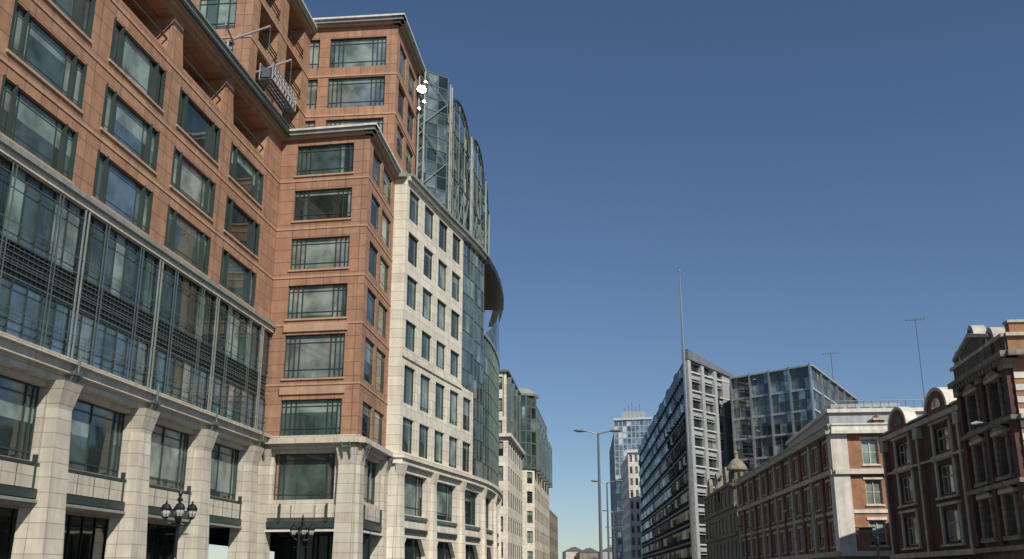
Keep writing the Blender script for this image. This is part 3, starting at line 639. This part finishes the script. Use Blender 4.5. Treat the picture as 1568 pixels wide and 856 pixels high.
# tall corner
O=Obj('ornate_corner_building'); f1=Fr((30.0,66.8),(28.7,57)); l=f1.len; f2=Fr((28.7,57),(43,55.6))
rw=[(4.2,6.4),(7.6,9.8),(10.9,13.0)]; cs=(2.7,7.0)
hs=[(c-.85,c+.85,a,b) for c in cs for a,b in rw]
wall(O['walls'],f1,0,l,0,14.2,hs,'stone_sooty',.4)
for a,b,c,d in hs:
    window(O['windows'],f1,a,b,c,d,depth=.4,vm=(.5,),hm=(.5,),fmat='cream_trim',fw=.09)
    for x in (a-.22,b+.22): tube(O['trim'],f1.p(x,.22,c-.1),f1.p(x,.22,d+.1),.13,'stone_dirty',8)
    box(O['trim'],f1,a-.5,b+.5,-.05,.4,c-.35,c-.12,'stone_dirty'); box(O['trim'],f1,a-.45,b+.45,-.05,.38,d+.1,d+.3,'cream_trim')
    extr(O['trim'],f1,[(a-.5,d+.303),(b+.5,d+.303),((a+b)/2,d+.85)],-.05,.4,'stone_dirty')
for x in (.3,4.85,9.4): box(O['trim'],f1,x-.35,x+.35,-.05,.35,3.7,13.9,'brick_dark'); box(O['trim'],f1,x-.5,x+.5,-.05,.5,13.3,13.9,'stone_dirty')
for f,L in ((f1,l),(f2,14)):
    for z in (3.4,7.0,10.5): box(O['trim'],f,-.1,L+.1,-.1,.5,z-.13,z+.13,'cream_trim' if f is f2 else 'stone_dirty')
    box(O['trim'],f,-.4,L+.5,-.3,.75,13.93,14.25,'stone_dirty')
    m='stone_sooty' if f is f1 else 'brick_orange'
    box(O['trim'],f,-.2,L+.2,-.3,.3,14.25,15.1,m); box(O['trim'],f,-.3,L+.3,-.4,.5,15.1,15.3,'cream_trim')
for k in range(14): box(O['trim'],f1,.2+k*.68,.45+k*.68,.3,.6,13.65,13.92,'stone_dirty')
box(O['trim'],f2,0,14,-.3,.3,15.303,15.9,'brick_orange'); box(O['trim'],f2,-.1,14,-.35,.4,15.9,16.05,'cream_trim')
extr(O['gable'],f1,[(1.6,14.3),(1.6,15.5),(4.85,16.3),(8.1,15.5),(8.1,14.3)],-.5,.45,'stone_sooty'); extr(O['gable'],f1,[(1.2,15.45),(4.85,16.3),(8.5,15.45),(8.5,15.65),(4.85,16.55),(1.2,15.65)],-.55,.7,'cream_trim')
# carved scrolls either side of the pediment
n=10
for c,w_,h_ in ((1.5,.75,.8),(8.2,.75,.8),(4.85,.7,.75)):
    z0=15.3 if c!=4.85 else 16.3
    extr(O['gable'],f1,[(c-w_*math.cos(math.pi*i/n),z0+h_*math.sin(math.pi*i/n)) for i in range(n+1)],-.3,.5,'cream_trim')
    extr(O['gable'],f1,[(c-w_*.5*math.cos(math.pi*i/n),z0+.1+h_*.5*math.sin(math.pi*i/n)) for i in range(n+1)],.5,.56,'stone_sooty')
facade(O,f2,0,14,3.4,13.9,3,4,'brick_orange',.4,.6,sill='white_trim'); quad(O['walls'],f2,0,14,0,3.4,0,'stone_dirty')
for k in range(14): box(O['trim'],f2,.0,.9 if k%2 else .6,-.05,.06,3.6+k*.7,3.95+k*.7,'white_trim')
prism(O['walls'],[(30.7,66.7),(29.3,57.6),(43,56.2),(44,66.7)],0,14.6,'brick_dark','roofing')
O.done()
O=Obj('distant_buildings')
for k in range(26):
    x=24+k*3.3+R()*2; y=520+R()*120; w=7+R()*8; f=Fr((x,y),(x+w,y+R()*2)); h=9+R()*7
    box(O['walls'],f,0,w,-12,0,0,h,random.choice(['stone_dirty','brick_dark','grey_light','stone']))
    for j in range(3):
        for i in range(4): quad(O['windows'],f,w*(i+.3)/4,w*(i+.7)/4,2+j*3,3.6+j*3,.04,'glass_dark')
    extr(O['roofs'],f,[(0,h+.003),(w,h+.003),(w/2,h+2.5)],-12,.2,'roofing')
O.done()
# ------------------------------------------------------------------ street furniture
def street_lamp(x,y,h=10.,arm=1.9):
    O=Obj('street_lamp'); M=O['pole']; lathe(M,x,y,[(.16,.1),(.16,1.4),(.10,1.6),(.085,h*.6),(.06,h)],'lamp_grey',12)
    for sg in (-1,1):
        pts=[(x+sg*t*arm*.42,y-.0,h-.1+.2*math.sin(t*1.5)) for t in (0,.3,.6,1)]; path(O['arms'],pts,.035,'lamp_grey')
        hx=x+sg*arm*.42
        ring=[]
        for (o,w,t) in ((-.1,.07,.05),(.1,.13,.08),(.45,.14,.075),(.65,.05,.03)):
            cx=hx+sg*o; z=h+.12+.02*o; ring.append([(cx,y+w*math.cos(a),z+t*math.sin(a)) for a in [2*math.pi*i/10 for i in range(10)]])
        for r0,r1 in zip(ring[:-1],ring[1:]):
            for i in range(10): j=(i+1)%10; O['heads'].poly([r0[i],r0[j],r1[j],r1[i]],'lamp_grey')
        O['heads'].poly(ring[0],'lamp_grey'); O['heads'].poly(ring[-1],'lamp_grey')
        O['lens'].poly([(hx+sg*.12,y-.1,h+.035),(hx+sg*.45,y-.1,h+.045),(hx+sg*.45,y+.1,h+.045),(hx+sg*.12,y+.1,h+.035)],'frosted')
    O.done(smooth=('pole','heads'))
for x,y in ((5.1,60),(8.5,92),(13.0,133),(17.2,176),(22,222),(27,275)): street_lamp(x,y)
def lantern_lamp(x,y):
    O=Obj('lantern_street_lamp'); M=O['post']
    lathe(M,x,y,[(.32,.1),(.32,.5),(.24,.6),(.2,1.2),(.26,1.3),(.12,1.45),(.09,2.4),(.13,2.5),(.08,2.6),(.07,4.1),(.16,4.2),(.1,4.35),(.06,5.0),(.15,5.08),(.05,5.2),(.09,5.35),(.02,5.6)],'black_iron')
    for a in (0,math.pi/2,math.pi,3*math.pi/2):
        a+=.35; cx=x+.55*math.cos(a);cy=y+.55*math.sin(a)
        path(O['arms'],[(x,y,4.1),(x+.25*math.cos(a),y+.25*math.sin(a),4.0),(x+.45*math.cos(a),y+.45*math.sin(a),4.1),(cx,cy,4.25)],.035,'black_iron')
        lathe(O['lanterns'],cx,cy,[(.03,4.22),(.13,4.28),(.15,4.34)],'black_iron',10); lathe(O['lanterns'],cx,cy,[(.14,4.34),(.2,4.5),(.19,4.64)],'frosted',10)
        lathe(O['lanterns'],cx,cy,[(.24,4.64),(.25,4.7),(.16,4.86),(.05,4.92),(.03,5.05)],'black_iron',10)
        for k in range(6): b=2*math.pi*k/6; tube(O['lanterns'],(cx+.15*math.cos(b),cy+.15*math.sin(b),4.32),(cx+.21*math.cos(b),cy+.21*math.sin(b),4.67),.016,'black_iron',4)
    path(O['arms'],[(x-.5,y,3.6),(x+.5,y,3.6)],.025,'black_iron')
    O.done(smooth=('post',))
lantern_lamp(-14.8,46); lantern_lamp(-13.1,65)
def wall_lamp(f,s,z,r=2.2):
    O=Obj('wall_street_lamp'); pts=[f.p(s,0,z-.6)]+[f.p(s,r*t,z-.6+.75*math.sin(t*1.6)) for t in (.2,.4,.6,.8,1)]
    path(O['arm'],pts,.04,'lamp_grey'); tube(O['arm'],f.p(s,0,z-1.4),f.p(s,r*.4,z-.2),.03,'lamp_grey')
    box(O['plate'],f,s-.15,s+.15,0,.08,z-1.6,z-.4,'lamp_grey')
    a=f.p(s,r,z+.13);b=f.p(s,r+.3,z+.13);c=f.p(s,r+.65,z+.08); tube(O['head'],a,b,.06,'lamp_grey',10,.12); tube(O['head'],b,c,.12,'grey_light',10,.06)
    O.done()
wall_lamp(Fr((30.0,66.8),(28.7,57)),8.2,10.3,1.5); wall_lamp(Fr((32.1,146),(29,92)),44,8.0); wall_lamp(Fr((32.1,146),(29,92)),14,8.0); wall_lamp(Fr((35,188),(32.6,150)),20,8.0)
O=Obj('cctv_camera_pole'); x,y=21.3,62; lathe(O['pole'],x+.4,y,[(.12,.1),(.12,1),(.08,1.1),(.07,4.1)],'black_iron'); f=Fr((x-.5,y+.2),(x+.6,y-.3))
path(O['bracket'],[(x+.4,y,4.0),(x+.1,y,4.3),(x,y,4.35)],.05,'black_iron'); box(O['camera'],f,-.1,.75,-.15,.15,4.3,4.6,'black_iron',(-.05,.7,-.1,.1)); box(O['camera'],f,-.25,.85,-.18,.18,4.603,4.66,'black_iron')
tube(O['camera'],f.p(-.1,0,4.44),f.p(-.25,0,4.42),.1,'glass_dark',12,.12); lathe(O['camera'],x+.4,y,[(.14,3.6),(.17,3.7),(.17,4.0),(.1,4.1)],'black_iron'); O.done()
# ------------------------------------------------------------------ ground, road, pavements
def strip(name,L,Rr,z,mat):
    O=Obj(name); M=O['surface']
    for i in range(len(L)-1):
        a,b,c,d=L[i],Rr[i],Rr[i+1],L[i+1]
        M.poly([(*a,z),(*b,z),(*c,z),(*d,z)],mat,[a,b,c,d])
    return O
def off(pts,d):
    out=[]
    for i in range(len(pts)):
        a=pts[max(0,i-1)];b=pts[min(len(pts)-1,i+1)];dx,dy=b[0]-a[0],b[1]-a[1];l=math.hypot(dx,dy);out.append((pts[i][0]+dy/l*d,pts[i][1]-dx/l*d))
    return out
LK=[(-19,-60),(-13.3,40),(-11,66),(-6,85),(0,105),(2.2,130),(5,170),(12,260),(18,342),(26,450),(50,700)]
RK=[(13,-60),(19,40),(21,62),(24,90),(28,146),(31,170),(33,200),(37,270),(40,342),(48,450),(75,700)]
LB=[(x-40,y) for x,y in LK]; RB=[(x+60,y) for x,y in RK]
O=strip('ground',[(-3000,-3000),(-3000,5000)],[(3000,-3000),(3000,5000)],0,'ground_mat'); O.done()
O=strip('road',LK,RK,.004,'asphalt'); O.done()
for nm,a,b in (('pavement',LB,off(LK,-.3)),('pavement',off(RK,.3),RB)):
    O=strip(nm,a,b,.12,'paving')
    if a is LB: sweep(O['kerb'],LK,-.297,0,.0,.125,'kerb_stone')
    else: sweep(O['kerb'],RK,0,.297,.0,.125,'kerb_stone')
    O.done()
MD=[(-1,-10),(3.2,40),(5.1,60),(8.5,92),(13,133),(17.2,176),(22,222),(27,275)]
O=Obj('traffic_island'); sweep(O['slab'],MD[1:],-.8,.8,0,.13,'kerb_stone'); O.done()
O=Obj('road_markings')
for side in (-7,-14,6.5,):
    pts=resample(off(MD,side),3.0)
    for i in range(0,len(pts)-1,3):
        f=Fr(pts[i],pts[i+1]); O['lines'].poly([f.p(0,-.07,.008),f.p(2,-.07,.008),f.p(2,.07,.008),f.p(0,.07,.008)],'road_paint')
O.done()
# ------------------------------------------------------------------ light, world, camera
SAZ,SEL=150,43
sun=bpy.data.lights.new('sun','SUN'); sun.energy=4.9; sun.angle=math.radians(.5); sun.color=(1,.945,.86)
so=bpy.data.objects.new('sun',sun); bpy.context.scene.collection.objects.link(so)
D=Vector((math.sin(math.radians(SAZ))*math.cos(math.radians(SEL)),math.cos(math.radians(SAZ))*math.cos(math.radians(SEL)),math.sin(math.radians(SEL))))
so.rotation_euler=D.to_track_quat('Z','Y').to_euler()
w=bpy.data.worlds.new('World'); bpy.context.scene.world=w; w.use_nodes=True; nt=w.node_tree
sky=nt.nodes.new('ShaderNodeTexSky'); sky.sky_type='NISHITA'; sky.sun_disc=False; sky.sun_elevation=math.radians(SEL); sky.sun_rotation=math.radians(SAZ)
sky.altitude=50; sky.air_density=.95; sky.dust_density=.1; sky.ozone_density=5.0
bg=nt.nodes['Background']; bg.inputs['Strength'].default_value=.078; nt.links.new(sky.outputs[0],bg.inputs['Color'])
cam=bpy.data.cameras.new('camera'); co=bpy.data.objects.new('camera',cam); bpy.context.scene.collection.objects.link(co)
co.location=(0,0,1.7); co.rotation_euler=(math.radians(106.5),0,0); cam.lens=35.54; cam.sensor_width=36; cam.clip_end=8000
sc=bpy.context.scene; sc.camera=co; sc.view_settings.view_transform='Standard'; sc.view_settings.look='None'; sc.view_settings.exposure=0
